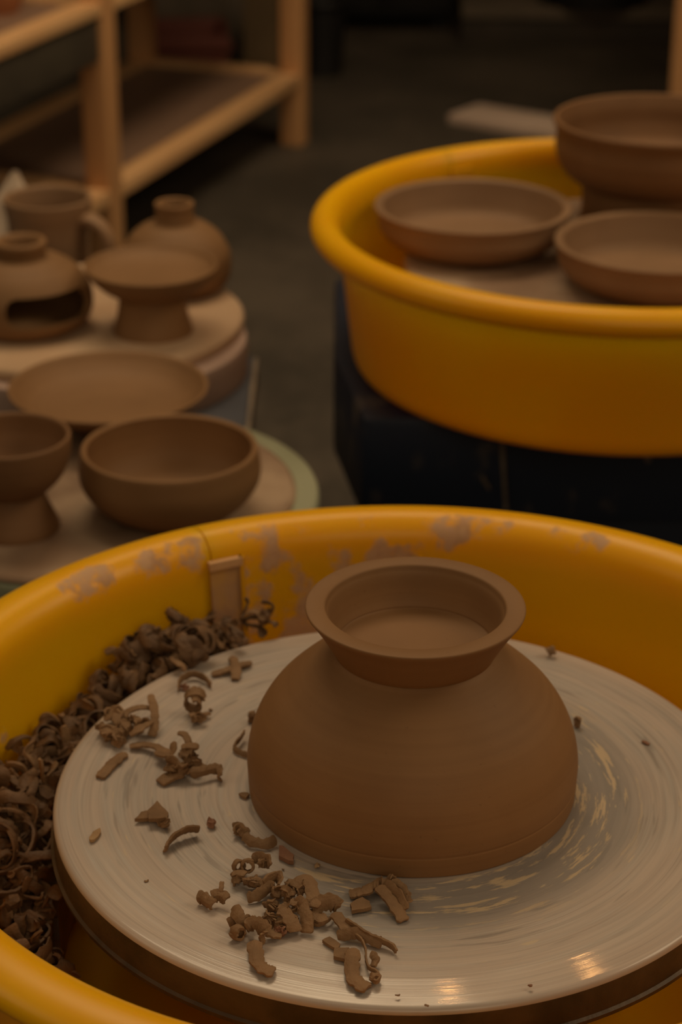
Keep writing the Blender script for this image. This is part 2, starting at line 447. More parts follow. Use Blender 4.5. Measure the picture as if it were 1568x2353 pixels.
def sack(t, sx, sy, h, m):
    bm = bmesh.new(); bmesh.ops.create_cube(bm, size=1)
    bmesh.ops.subdivide_edges(bm, edges=bm.edges, cuts=7, use_grid_fill=True)
    for v in bm.verts:
        p = v.co.copy(); q = 1-.28*max(0, (abs(p.z)*2)**4)
        f = 1-.12*(abs(p.x)*2)**6
        nz = mnoise.noise(p*5)*.05
        v.co = (p.x*sx*q*(1+nz), p.y*sy*q*f*(1+nz), max(0, (p.z+.5)*h*(1+nz*.6)))
    me = bpy.data.meshes.new('sack_body'); bm.to_mesh(me); bm.free()
    finish('sack_body', me, m, t)
sack(t, .24, .18, .30, SACK)
box('fold', (-.085, -.012, .285), (.085, .012, .315), SACK, t, bevel=.004)
def carton(x, y, sx, sy, h, rz, m, label):
    t = thing('carton', (x, y, 0), label, 'carton', rz=rz)
    box('carton_body', (-sx/2, -sy/2, 0), (sx/2, sy/2, h), m, t)
    for k in (-1, 1): box('flap', (-sx/2, k*sy/4-sy/4+.002, h), (sx/2, k*sy/4+sy/4-.002, h+.004), m, t, bevel=0)
carton(-0.20, 3.66, .075, .14, .26, -.05, OCHRE, 'narrow brown carton between the dark red crate and the black bin')
def bucket(x, y, z, r0, r1, h, m, label, name='bucket', cat='bucket'):
    t = thing(name, (x, y, z), label, cat)
    lathe('body', prof([(0, 0), (r0, 0)], [(r0, 0), (r1, h)], [(r1, h), (r1-.005, h)], [(r1-.005, h), (r0-.005, .006)], [(r0-.005, .006), (0, .006)]), m, t, seg=48)
    lathe('rim', prof([(r1-.001, h-.012), (r1+.007, h-.010), (r1+.007, h), (r1-.002, h+.004), (r1-.006, h)]), m, t, seg=48)
bucket(-0.075, 3.60, 0, .045, .055, .16, BLACK, 'small black bin on the floor behind the rear rack post', 'bin', 'bin')
box_t = thing('cabinet', (0.06, 4.25, 0), 'low black cabinet standing by the dark back wall', 'cabinet')
box('cabinet_body', (-.16, -.2, .03), (.17, .2, .8), BLACK, box_t)
box('door', (-.155, -.215, .05), (.003, -.2, .78), BLACK, box_t); box('door', (.007, -.215, .05), (.165, -.2, .78), BLACK, box_t)
for sx in (-.14, .13):
    for sy in (-.18, .16): box('foot', (sx, sy, 0), (sx+.02, sy+.02, .03), BLACK, box_t, bevel=0)
t = thing('low_platform', (0.52, 4.15, 0), 'low grey-brown wooden platform on the floor by the back wall', 'platform', rz=-.03)
box('deck', (-.27, -.26, .06), (.33, .26, .085), SACK, t)
for yy in (-.24, 0, .22): box('batten', (-.27, yy-.01, 0), (.33, yy+.03, .06), DARKBIN, t)
bucket(0.55, 3.98, .087, .125, .145, .28, BLACK, 'black bucket standing on the low platform')

# plank lying on the floor
pl = box('plank', (0, -.057, 0), (.40, .057, .018), BOARD, None, (0.212, 3.215, 0), .002)
pl.rotation_euler = (0, 0, math.atan2(-.574, .819))
tag(pl, 'short dusty board lying on the floor behind the far yellow pan', 'board')

# workbench whose leg shows at the right
def bench():
    t = thing('workbench', (0.585, 2.86, 0), 'wooden workbench whose leg rises behind the tall bowl', 'workbench', rz=-.235)
    for x, y in ((0, 0), (.02, .62), (1.1, 0), (1.1, .62)):
        box('leg', (x-.021, y-.021, 0), (x+.021, y+.021, .80), PINE_UP, t, bevel=.003)
    box('bench_top', (-.06, -.08, .80), (1.18, .70, .84), PINE, t)
    box('stretcher', (.021, .605, .30), (1.08, .635, .34), PINE, t)
bench()

# ------------------------------------------------------------------ low table on the left with bats
TT = H0-0.10
t = thing('side_table', (-0.46, 0.80, 0), 'low grey table under the left-hand pots', 'table')
x0, x1, y0, y1 = -.36, .3605, -.46, .42
prism('table_top', [(x0, y0), (x1-.004, y0), (x1-.004, .035), (.26, .13), (.13, y1), (x0, y1)], TT-.022, TT, TABLE, t, None, .002)
box('edge_strip', (x1-.004, y0, TT-.022), (x1, .035, TT-.0005), EDGE, t, bevel=.001)['label'] = 'pale worn edge strip'
box('apron', (x0+.03, y0+.02, TT-.085), (x1-.03, y0+.04, TT-.022), TABLE, t)
for x, y in ((x0+.03, y0+.04), (x0+.03, y1-.065), (x1-.065, y0+.04), (.08, y1-.065)): box('leg', (x, y, 0), (x+.035, y+.035, TT-.022), TABLE, t)

def cloth():
    pr_ = crom([(.044, 0), (.040, .012), (.030, .032), (.018, .052), (.009, .067), (.003, .077), (0, .079)], 5)
    seg = 48; verts, faces = [], []
    for r, z in pr_[:-1]:
        for i in range(seg):
            a = 2*PI*i/seg
            k = 1+(.16*math.sin(5*a+z*30)+.10*math.sin(9*a-z*50))*min(1, r/.03)
            verts.append((r*k*math.cos(a)+z*.16, r*.75*k*math.sin(a), z+.002*math.sin(7*a)*(1 if z > .003 else 0)))
    n = len(pr_)-1
    for j in range(n-1):
        for i in range(seg): faces.append((j*seg+i, j*seg+(i+1) % seg, (j+1)*seg+(i+1) % seg, (j+1)*seg+i))
    faces.append(tuple(range(seg))[::-1]); faces.append(tuple(range((n-1)*seg, n*seg)))
    tag(pyobj('cloth', verts, faces, CLOTH, None, (-.358, 1.13, TT), 60), 'pale cloth bunched to a peak on the table behind the mug', 'cloth')
cloth()
def bat(name, x, y, z0, z1, R, m, label, cat='bat'):
    o = lathe(name, prof([(0, z0-z0), (R-.002, 0)], [(R-.002, 0), (R, .002), (R, z1-z0-.003), (R-.003, z1-z0)], [(R-.003, z1-z0), (0, z1-z0)], per=3), m, None, (x, y, z0), 96)
    return tag(o, label, cat)
bat('round_bat', -.199, .518, TT, H0-.0835, .155, GREEN, 'pale green round bat on the low table, rim showing beyond the front bowls')
bat('round_bat', -.206, .512, H0-.0835, H0-.080, .1455, PLY, 'dusty plywood disc lying on the pale green bat under the front bowls')
bat('round_bat', -.238, .800, TT, H0-.0705, .131, PINKBAT, 'pinkish plaster bat at the bottom of the pair behind the wide plate')
bat('round_bat', -.2505, .829, H0-.0705, H0-.060, .1395, PLASTER, 'cream plaster bat carrying the two bottles and the footed dish')

# ------------------------------------------------------------------ pots
def foot_part(t, pts, m, inner=True):
    """a hollow foot turned from (r,z) points, bottom to top"""
    ins = [(max(.003, r-.006), z) for r, z in pts]
    zt = pts[-1][1]
    return lathe('foot', prof([(ins[0][0], pts[0][1]), pts[0]], pts, [pts[-1], (0, zt)], [(0, zt), (0, zt-.004)], [(0, zt-.004), (ins[-1][0]*.8, zt-.005), ins[0]]), m, t, seg=72)

# bowl on the front bat
ZB = H0-.080
t = thing('bowl', (-.1452, .4735, ZB), 'round-sided open clay bowl at the front of the pale green bat', 'bowl')
lathe('body', prof([(0, 0), (.034, 0)], [(.034, 0), (.0365, .0015), (.049, .010), (.0588, .021), (.0622, .0315), (.0612, .042), (.0603, .0478)], [(.0603, .0478), (.0595, .0492), (.0578, .0494), (.0562, .0482)],
      [(.0562, .0482), (.0568, .034), (.0535, .020), (.043, .010), (.02, .0065), (0, .006)]), CLAY, t)
# wide shallow plate on a foot
t = thing('plate', (-.2037, .6288, ZB), 'wide shallow clay plate on a small foot behind the front bowls', 'plate')
foot_part(t, [(.0275, 0), (.026, .004), (.0255, .0125)], CLAY)
lathe('dish', prof([(0, .011), (.0255, .012)], [(.0255, .012), (.045, .015), (.062, .0215), (.0735, .0305)], [(.0735, .0305), (.0753, .0322), (.0745, .0335), (.0728, .0330)], [(.0728, .0330), (.0655, .0255), (.054, .0195), (.030, .0158), (0, .0150)]), CLAY_LIGHT, t)
# pedestal bowl at the left edge
t = thing('pedestal_bowl', (-.2494, .4496, ZB), 'small clay bowl on a flared foot at the left edge of the green bat', 'bowl')
foot_part(t, [(.0304, 0), (.0298, .004), (.0245, .016), (.0208, .027)], CLAY_DARK)
lathe('cup', prof([(0, .026), (.0205, .027)], [(.0205, .027), (.029, .033), (.0365, .043), (.0402, .055), (.0411, .0660)], [(.0411, .0660), (.0404, .0677), (.0388, .0678), (.0378, .0665)], [(.0378, .0665), (.0365, .054), (.031, .042), (.020, .035), (0, .0335)]), CLAY_DARK, t)
# footed dish on the cream bat
ZC = H0-.060
t = thing('footed_dish', (-.1837, .7876, ZC), 'shallow clay dish on a tall flared foot between the bottles', 'dish')
foot_part(t, [(.0330, 0), (.0322, .004), (.0290, .016), (.0268, .031)], CLAY)
lathe('dish', prof([(0, .030), (.0268, .031)], [(.0268, .031), (.040, .0385), (.050, .0480), (.0540, .0548)], [(.0540, .0548), (.0545, .0563), (.0535, .0572), (.0522, .0566)], [(.0522, .0566), (.046, .0515), (.030, .0478), (0, .0465)]), CLAY_LIGHT, t)

def carve(o, az0, az1, z0, z1):
    """cut a rounded window through a thin turned wall"""
    bm = bmesh.new(); pts = []
    ra, rz = (az1-az0)*.13, (z1-z0)*.38
    for cx_, cz_, s in ((az1-ra, z1-rz, 0), (az0+ra, z1-rz, 1), (az0+ra, z0+rz, 2), (az1-ra, z0+rz, 3)):
        for k in range(6):
            a = PI/2*(s+k/5); pts.append((cx_+ra*math.cos(a), cz_+rz*math.sin(a)))
    # enrich the long sides so the cutter follows the curve
    rich = []
    for a, b in zip(pts, pts[1:]+pts[:1]):
        steps = max(1, int(abs(b[0]-a[0])/math.radians(6)))
        for k in range(steps): rich.append((a[0]+(b[0]-a[0])*k/steps, a[1]+(b[1]-a[1])*k/steps))
    A = [bm.verts.new((.03*math.cos(a), .03*math.sin(a), z)) for a, z in rich]
    B = [bm.verts.new((.09*math.cos(a), .09*math.sin(a), z)) for a, z in rich]
    n = len(rich)
    for i in range(n): bm.faces.new((A[i], A[(i+1) % n], B[(i+1) % n], B[i]))
    fa = bm.faces.new(A); fb = bm.faces.new(B[::-1])
    bmesh.ops.triangulate(bm, faces=[fa, fb]); bmesh.ops.recalc_face_normals(bm, faces=bm.faces)
    me = bpy.data.meshes.new('cutter'); bm.to_mesh(me); bm.free()
    c = bpy.data.objects.new('cutter', me); col.objects.link(c); c.matrix_world = Matrix.Translation(o.parent.location)
    md = o.modifiers.new('cut', 'BOOLEAN'); md.object = c; md.operation = 'DIFFERENCE'; md.solver = 'EXACT'
    bpy.context.view_layer.update()
    dg = bpy.context.evaluated_depsgraph_get()
    new = bpy.data.meshes.new_from_object(o.evaluated_get(dg))
    o.modifiers.clear(); o.data = new
    bpy.data.objects.remove(c)
def bottle_body(t, k, m):
    """thin-walled closed form: returns the body mesh"""
    out = [(.0335*k, 0), (.043*k, .004), (.0485*k, .014), (.0492*k, .026), (.0470*k, .036), (.0395*k, .048), (.0285*k, .0565), (.0185*k, .0600)]
    ins = [(max(.004, r-.0045), z-(.0035 if i > 3 else -.004)) for i, (r, z) in enumerate(out)]
    return lathe('body', prof([(0, 0), out[0]], out, [out[-1], ins[-1]], ins[::-1], [ins[0], (0, ins[0][1])]), m, t, seg=96)
t = thing('oil_burner', (-.2911, .8005, ZC), 'squat clay bottle with a wide window cut in its side, at the left edge', 'oil burner')
o = bottle_body(t, 1.16, CLAY_LIGHT); bpy.context.view_layer.update(); carve(o, math.radians(-97), math.radians(-12), .0150, .0400)
lathe('neck', prof([(.0195, .0575), (.0190, .0620), (.0205, .0655), (.0215, .0700), (.0210, .0725), (.0190, .0735), (.0165, .0722), (.0145, .066), (.0150, .0575)]), CLAY, t, seg=64, closed=True)
t = thing('bottle_vase', (-.1725, .8981, ZC), 'squat clay bottle with a short narrow neck behind the footed dish', 'vase')
bottle_body(t, 0.975, CLAY_LIGHT)
lathe('neck', prof([(.0180, .0570), (.0168, .0640), (.0164, .0705), (.0170, .0745), (.0166, .0765), (.0150, .0770), (.0132, .0758), (.0118, .069), (.0122, .0570)]), CLAY, t, seg=64, closed=True)
t = thing('mug', (-.301, 1.03, TT), 'tall clay mug with a looped handle behind the bottles', 'mug')
lathe('body', prof([(0, 0), (.036, 0)], [(.036, 0), (.0372, .003), (.0372, .03), (.0375, .058), (.0400, .072), (.0412, .0815)], [(.0412, .0815), (.0406, .0834), (.0390, .0838), (.0374, .0825)], [(.0374, .0825), (.0340, .058), (.0335, .01), (.028, .005), (0, .005)]), CLAY_GREY, t)
hz = lambda r, z: (r*math.cos(math.radians(-24)), r*math.sin(math.radians(-24)), z)
sweep('handle', [hz(.036, .066), hz(.047, .0665), hz(.058, .060), hz(.0635, .047), hz(.060, .032), hz(.050, .019), hz(.0362, .0125)], .0062, CLAY_GREY, t, flat=1.6)

# ------------------------------------------------------------------ potter's wheels
def wheel(x, y, zt, outline, label, body_z, skirt, R=.16):
    t = thing('potters_wheel', (x, y, 0), label, "potter's wheel")
    body = prism('body', outline, body_z-.090, body_z, NAVY, t, None, .008)
    if skirt: prism('motor_housing', skirt, body_z-.26, body_z-.0905, NAVY, t, None, .006)
    xs = [p[0] for p in outline]; ys = [p[1] for p in outline]
    for sx in (min(xs)+.055, max(xs)-.055):
        for sy in (min(ys)+.045, max(ys)-.045):
            g = lathe('leg', [(0, 0), (.018, 0), (.018, body_z-.0895), (0, body_z-.0895)], STEEL, t, (sx, sy, 0), 20)
    hd = lathe('wheel_head', prof([(0, -.020), (R-.006, -.020)], [(R-.006, -.020), (R+.0016, -.0198), (R+.0018, -.0178), (R+.0004, -.0170)], [(R+.0004, -.0170), (R, -.0040)], [(R, -.0040), (R-.0005, -.0024), (R-.0018, -.0015), (R-.0030, -.00128)], [(R-.0030, -.00128), (R-.0040, -.00119)], [(R-.0040, -.00119), (R-.0170, -.00005), (R-.0178, 0)], [(R-.0178, 0), (R-.0186, 0), (.02, 0), (0, 0)], per=1), METAL, t, (0, 0, zt), 192)
    hd.data.materials.append(METAL_SIDE)
    for p in hd.data.polygons:
        if p.center.z < -.0042 or p.normal.z < -.5: p.material_index = 1
    lathe('shaft', [(0, body_z-.02), (.03, body_z-.02), (.03, zt-.0195), (0, zt-.0195)], STEEL, t, None, 32)
    return t
wheel(0, 0, H0, [(-.21, -.21), (.21, -.21), (.21, .21), (-.21, .21)], 'near potter\'s wheel with a grey metal head carrying the upturned bowl', H0-.108, [(-.15, -.15), (.15, -.15), (.15, .15), (-.15, .15)])
W2 = (.1924, .776)
ol = [(-.035, 1.0), (-.035, .79), (-.012, .655), (.40, .655), (.42, .79), (.42, 1.0)]
wheel(W2[0], W2[1], H0-.016, [(a-W2[0], b-W2[1]) for a, b in ol][::-1], 'far potter\'s wheel with a dirty navy blue body under the yellow pan', H0-.0825,
      [(.03-W2[0], .67-W2[1]), (.395-W2[0], .67-W2[1]), (.395-W2[0], .95-W2[1]), (.03-W2[0], .95-W2[1])])
w2 = [o for o in bpy.data.objects if o.name.startswith('potters_wheel')][-1]
# dried slip runs on the navy front
for xx, z_, ln, wd in ((.0955, H0-.094, .066, .0042), (.205, H0-.106, .012, .006), (.082, H0-.132, .010, .004)):
    pts = []
    oo = sweep('slip_run', [(xx-W2[0], .6535-W2[1], z_), (xx+.002-W2[0], .6535-W2[1], z_-ln*.35), (xx+.006-W2[0], .6535-W2[1], z_-ln)], lambda s, w=wd: w*.5*(1-.25*s), SLIP_DRY, w2, 8, 1.0)

def pan(x, y, zc, la, lb, seam, zb, label, m, flange):
    """two-piece splash pan: zc/la/lb = centre height and half axes of the rolled lip, zb = height of its floor (all relative to the wheel head of the near wheel)"""
    R = .2336
    t = thing('splash_pan', (x, y, H0), label, 'splash pan')
    lbi = lb*1.9                                   # the inner slope of the lip is the gentler one
    top = [(R+la*math.cos(math.radians(a)), (zc+lb-lbi*(1-math.sin(math.radians(a)))) if a > 90 else zc+lb*math.sin(math.radians(a))) for a in range(174, -61, -12)]
    ri = R-la
    p = prof([(.055, zb), (.19, zb)], [(.19, zb), (.201, zb+.003), (.2065, zb+.012)], [(.2065, zb+.012), (.2125, (zb+zc)/2), (ri-.0006, zc-.017)], per=4)
    p += top
    p += prof([(.2250, zc-.0110), (.2225, zc-.016)], [(.2225, zc-.016), (.2125, zb+.009)], [(.2125, zb+.009), (.2085, zb-.002), (.197, zb-.005)], [(.197, zb-.005), (.055, zb-.005)], per=4)
    gap = .0022
    for k in (0, 1):
        a0 = seam+PI*k
        lathe('pan_half', p, m, t, None, 110, 40, True, a0+gap, a0+PI-gap)
    # overlapping joint tongue moulded on the inside wall
    def band(name, aa, bb, z0, z1, th, mm):
        n = 8; verts = []; faces = []
        zs = [z0+(z1-z0)*i/6 for i in range(7)]
        def rw(z): 
            f = (z-(zb+.012))/((zc-.012)-(zb+.012)); return .2065+(ri-.0006-.2065)*f
        for layer in (0, 1):
            for z in zs:
                for i in range(n+1):
                    a = aa+(bb-aa)*i/n; r = rw(z)+.0004-(th if layer else 0)
                    verts.append((r*math.cos(a), r*math.sin(a), z))
        W_ = n+1; B_ = 7*W_
        for j in range(6):
            for i in range(n):
                q = (j*W_+i, j*W_+i+1, (j+1)*W_+i+1, (j+1)*W_+i)
                faces.append(q); faces.append(tuple(B_+k for k in q[::-1]))
        loop = [i for i in range(W_)]+[j*W_+n for j in range(1, 7)]+[6*W_+i for i in range(n-1, -1, -1)]+[j*W_ for j in range(5, 0, -1)]
        for a, b in zip(loop, loop[1:]+loop[:1]): faces.append((a, b, B_+b, B_+a))
        return pyobj(name, verts, faces, mm, t)
    d = math.radians
    s0 = math.degrees(seam)
    if flange == 1:
        band('joint_tongue', d(s0-4.3), d(s0+.5), -.070, zc-.006, .0018, SLIP_YEL)
        ax = s0-4.2
        band('joint_rib', d(ax-.55), d(ax+.1), -.055, zc-.0035, .0030, YEL_PLAIN)
        band('joint_ledge', d(ax-.3), d(s0+.7), zc-.008, zc-.0035, .0036, PINE)['label'] = 'pale slip-caked ledge of the joint'
    else:
        band('joint_tongue', d(s0-5.5), d(s0+.5), zb+.02, zc-.005, .003, YEL_PLAIN)
    return t
pan(.0056, -.0025, .0260, .0155, .0085, math.radians(118.4), -.098, 'yellow plastic splash pan smeared with dried slip round the near wheel', YEL1, 1)
pan(W2[0], W2[1], .0345, .0125, .0110, math.radians(124), -.0745, 'clean yellow plastic splash pan on the far wheel', YEL2, 2)
bat('round_bat', W2[0]+.014, W2[1]+.018, H0-.016, H0, .184, PLY, 'dusty round bat inside the far yellow pan carrying three bowls')

def shallow(x, y, label):
    t = thing('shallow_bowl', (x, y, H0), label, 'bowl')
    lathe('body', prof([(0, 0), (.050, 0)], [(.050, 0), (.0545, .001), (.068, .007), (.0768, .017), (.0785, .026), (.0800, .032)], [(.0800, .032), (.0814, .0345), (.0806, .0362), (.0775, .0363), (.0745, .0350)],
          [(.0745, .0350), (.0715, .024), (.068, .014)], [(.068, .014), (.064, .0095), (.056, .0078), (.03, .007), (0, .007)]), CLAY_GREY, t)
shallow(.0796, .829, 'shallow straight-sided clay bowl at the left inside the far yellow pan')
shallow(.2192, .7315, 'shallow clay bowl in front of the tall footed bowl in the far yellow pan')
t = thing('tall_footed_bowl', (.240, .90, H0), 'deep clay bowl on a thick foot at the back of the far yellow pan', 'bowl')
foot_part(t, [(.0640, 0), (.0632, .004), (.0622, .018), (.0630, .036)], CLAY_DARK)
lathe('cup', prof([(0, .035), (.0630, .036)], [(.0630, .036), (.0745, .042), (.0835, .053), (.0872, .066), (.0868, .077), (.0872, .082)], [(.0872, .082), (.0895, .0865), (.0900, .0895), (.0885, .0915), (.0860, .0908)],
      [(.0860, .0908), (.0822, .080), (.0805, .066), (.072, .052), (.05, .045), (0, .044)]), CLAY_DARK, t)

# ------------------------------------------------------------------ the bowl being trimmed, upside down on the near wheel
t = thing('upturned_bowl', (.0050, .0020, H0), 'large clay bowl upside down on the near wheel head with a flared foot ring', 'bowl')
NK = .0362
lathe('bowl_body', prof([(0.0690, 0), (.0746, 0)], [(.0746, 0), (.0753, .0012), (.0757, .008), (.0757, .0095)], [(.0757, .0095), (.07555, .0100), (.0758, .0110)], [(.0758, .0110), (.0759, .018), (.0741, .028), (.0702, .038), (.0643, .0472), (.0567, .0552), (.0489, .0620), (.0421, .0670), (.0380, .0696), (NK, .0712)], [(NK, .0712), (0, .0712)], [(0, .0712), (0, .064)],
      [(0, .064), (.034, .062), (.052, .0515), (.063, .039), (.0685, .025), (.0695, .012), (.0690, 0)], per=7), CLAY, t, seg=192)
lathe('foot_ring', prof([(NK-.0005, .0700), (NK, .0720)], [(NK, .0720), (.0372, .0735), (.0440, .0850), (.0487, .0918)], [(.0487, .0918), (.0491, .0928), (.0488, .0934), (.0481, .0936)], [(.0481, .0936), (.0410, .0934)], [(.0410, .0934), (.0402, .0928), (.0396, .0910), (.0385, .0880), (.0368, .0790), (.0352, .0745)], [(.0352, .0745), (.0330, .0732), (.015, .0727), (0, .0727)], per=6), CLAY, t, seg=192)

# ------------------------------------------------------------------ clay trimmings
def G(px, py, z=0.0):
    """the point on the wheel head (z metres above it) that lies in this direction from the camera"""
    d = fw + rt*((px-784)/F_PX) - up*((py-1176.5)/F_PX)
    k = (z-CAM.z)/d.z
    return CAM + d*k + Vector((0, 0, H0))
def ribbon(pts, w, th, wdir, seed=0, jag=.2, bow=.12, per=6, taper=.35, noise_amp=.0):
    """verts, faces of one shaving: a strip w wide and th thick along pts, its width along wdir (a vector or 'flat')"""
    rnd = random.Random(seed)
    P = [Vector(q) for q in crom([tuple(p) for p in pts], per)]
    n = len(P); verts, faces = [], []
    for i, q in enumerate(P):
        T = (P[min(i+1, n-1)]-P[max(i-1, 0)]).normalized()
        Wd = Vector((0, 0, 1)).cross(T) if wdir == 'flat' else (Vector(wdir(i/(n-1))) if callable(wdir) else Vector(wdir))
        Wd = Wd-T*Wd.dot(T)
        if Wd.length < 1e-4: Wd = T.orthogonal()
        Wd.normalize(); Nn = T.cross(Wd)
        e = min(i, n-1-i)
        ja, jb = (mnoise.noise(Vector((i*.42, seed*3.7+q_, 1.5)))*jag*1.7 for q_ in (0, 9))
        k = 1-(taper if e == 0 else taper*.3 if e == 1 else 0)
        a = w*.5*k*(1+ja); b = w*.5*k*(1+jb)
        bo = Nn*(w*bow)
        t2 = th*.5*(1+rnd.uniform(-.25, .25))
        nz = Nn*rnd.uniform(-noise_amp, noise_amp)
        for s, off in ((-1, Vector()), (-.5, bo*.75), (0, bo), (.5, bo*.75), (1, Vector())):
            verts.append(q+Wd*((a if s < 0 else b)*s)+off+Nn*t2+nz)
        for s, off in ((1, Vector()), (.5, bo*.75), (0, bo), (-.5, bo*.75), (-1, Vector())):
            verts.append(q+Wd*((a if s < 0 else b)*s)+off-Nn*t2+nz)
    m = 10
    for i in range(n-1):
        for k in range(m): faces.append((i*m+k, i*m+(k+1) % m, (i+1)*m+(k+1) % m, (i+1)*m+k))
    faces.append(tuple(range(m))[::-1]); faces.append(tuple(range((n-1)*m, n*m)))
    return verts, faces
def chunk(c, sx, sy, sz, seed, rz=0.0):
    rnd = random.Random(seed); bm = bmesh.new()
    bmesh.ops.create_icosphere(bm, subdivisions=2, radius=1)
    off = Vector((rnd.uniform(0, 50), rnd.uniform(0, 50), rnd.uniform(0, 50)))
    cz, sz_ = math.cos(rz), math.sin(rz)
    out = []
    for v in bm.verts:
        p = v.co.copy(); k = 1.05+.75*mnoise.noise(p*1.7+off)+.5*mnoise.noise(p*4.2+off)
        p = Vector((max(-.8, min(.8, p.x))*1.2, max(-.8, min(.8, p.y))*1.2, max(-.75, min(.75, p.z))*1.25))*k
        x, y, z = p.x*sx, p.y*sy, p.z*sz
        out.append(Vector(c)+Vector((x*cz-y*sz_, x*sz_+y*cz, z)))
    f = [tuple(v.index for v in q.verts) for q in bm.faces]; bm.free()
    return out, f
def flake(outline, th, lift, seed=0):
    """flat chip from an outline of points; lift = rise of the rim"""
    rnd = random.Random(seed); n = len(outline)
    c = sum((Vector(p) for p in outline), Vector())/n
    ring = []
    for i in range(n):
        a, b = Vector(outline[i]), Vector(outline[(i+1) % n])
        ring.append(a); ring.append((a+b)/2+Vector((rnd.uniform(-.0004, .0004), rnd.uniform(-.0004, .0004), 0)))
    verts, faces = [], []; N_ = len(ring)
    for top in (1, 0):
        for s in (1.0, .6):
            for p in ring:
                q = c+(p-c)*s; verts.append(q+Vector((0, 0, (th if top else 0)+lift*(s-.6)*rnd.uniform(.6, 1.4))))
    ct = len(verts); verts.append(c+Vector((0, 0, th))); verts.append(c)
    for k in range(N_):
        j = (k+1) % N_
        faces += [(k, j, N_+j, N_+k), (N_+k, N_+j, ct), (2*N_+j, 2*N_+k, 3*N_+k, 3*N_+j), (3*N_+j, 3*N_+k, ct+1), (j, k, 2*N_+k, 2*N_+j)]
    return verts, faces
def merge(*parts):
    V, F = [], []
    for v, f in parts:
        b = len(V); V += list(v); F += [tuple(b+i for i in q) for q in f]
    return V, F
def trim(vf, label, group=None, m=None, name='clay_trimming', cat='clay trimming', smooth=28):
    v, f = vf
    lo = min(q[2] for q in v)
    if lo < H0+.0002:                               # rest it on the metal
        d = H0+.0002-lo; v = [Vector(q)+Vector((0, 0, d)) for q in v]
    c = sum((Vector(q) for q in v), Vector())/len(v); c.z = min(q[2] for q in v)
    o = pyobj(name, [Vector(q)-c for q in v], f, m or TRIM, None, c, smooth)
    return tag(o, label, cat, group)
UP = (0, 0, 1)
def rb(path, w, th=.0012, wdir='flat', seed=0, **k):
    return ribbon([G(a, b, c*.001) for a, b, c in path], w*.00112, th*.62, wdir, seed, **k)
def ck(px, py, z, sx, sy, sz, seed, rz=0.0):
    return chunk(G(px, py, z*.001), sx*.001, sy*.001, sz*.001, seed, rz)
ck_plain = ck
def ck(px, py, z, sx, sy, sz, seed, rz=0.0):
    if max(sx, sy) < 2.5: return ck_plain(px, py, z, sx, sy, sz, seed, rz)
    rnd = random.Random(seed*7+1); c = G(px, py, z*.001); s_ = .001*(sx+sy)*.5
    parts = [chunk(c, sx*.00062, sy*.00062, sz*.0006, seed, rz)]
    for k in range(4):
        d = Vector((rnd.uniform(-1, 1), rnd.uniform(-1, 1), rnd.uniform(-.35, .35))).normalized()
        e = d.orthogonal().normalized(); e.rotate(Matrix.Rotation(rnd.uniform(0, 2*PI), 3, d))
        off = Vector((rnd.uniform(-.5, .5)*sx, rnd.uniform(-.5, .5)*sy, rnd.uniform(-.35, .75)*sz))*.001
        cv = rnd.uniform(.2, .8)
        parts.append(ribbon([c+off+d*s_*t+e*s_*cv*(1-t*t) for t in (-1.0, -.5, 0, .5, 1.0)], s_*rnd.uniform(.9, 1.3), .0008, tuple(d.cross(e)), seed*5+k, jag=.3, bow=rnd.uniform(.05, .25), per=3))
    return merge(*parts)
def fl(pts, z=0.2, th=1.2, lift=.6, seed=0):
    return flake([G(a, b, z*.001) for a, b in pts], th*.001, lift*.001, seed)

# --- back left of the disc
trim(merge(rb([(487, 1551, 1), (510, 1543, 2), (535, 1535, 2.5), (556, 1527, 2.5), (577, 1524, 1.5)], 3.6, .002, seed=1), rb([(534, 1512, 1.5), (540, 1525, 3), (543, 1540, 3), (540, 1562, 1)], 4.2, .002, seed=2)),
     'cross-shaped clay trimming at the back of the wheel head left of the bowl')
trim(rb([(409, 1587, 1.5), (412, 1570, 2), (425, 1557, 2.2), (447, 1551, 2.4), (470, 1560, 2.2), (486, 1577, 1.6)], 3.2, .0011, UP, 3), 'thin arched clay ribbon standing on edge at the back left of the wheel head')
trim(ck(424, 1580, 1.2, 1.8, 1.5, 1.2, 4), 'tiny reddish clay curl under the arched ribbon', None, TRIM_RED)
trim(merge(ck(405, 1518, 3, 3.0, 2.6, 2.4, 5), rb([(396, 1511, 4), (406, 1522, 5), (420, 1530, 4), (426, 1541, 1.5)], 3.4, .0013, seed=6)), 'crumpled clay bit overhanging the back left edge of the wheel head')
trim(merge(ribbon([G(448, 1634, 0)+Vector((.0052*math.cos(a)*(1-.05*a), -.0006*a, .0062+.0052*math.sin(a)*(1-.05*a))) for a in [x*.55 for x in range(16)]], .0052, .0012, (0, 1, .3), 7),
           ck(452, 1655, 2, 3.6, 2.4, 2.0, 8), rb([(455, 1650, 2), (470, 1645, 2), (482, 1642, 1)], 2.6, .0012, seed=9)), 'rosette-like rolled clay curl standing alone left of the bowl')
trim(ck(484, 1632, .5, .8, .6, .5, 10), 'tiny clay crumb beside the rolled curl')
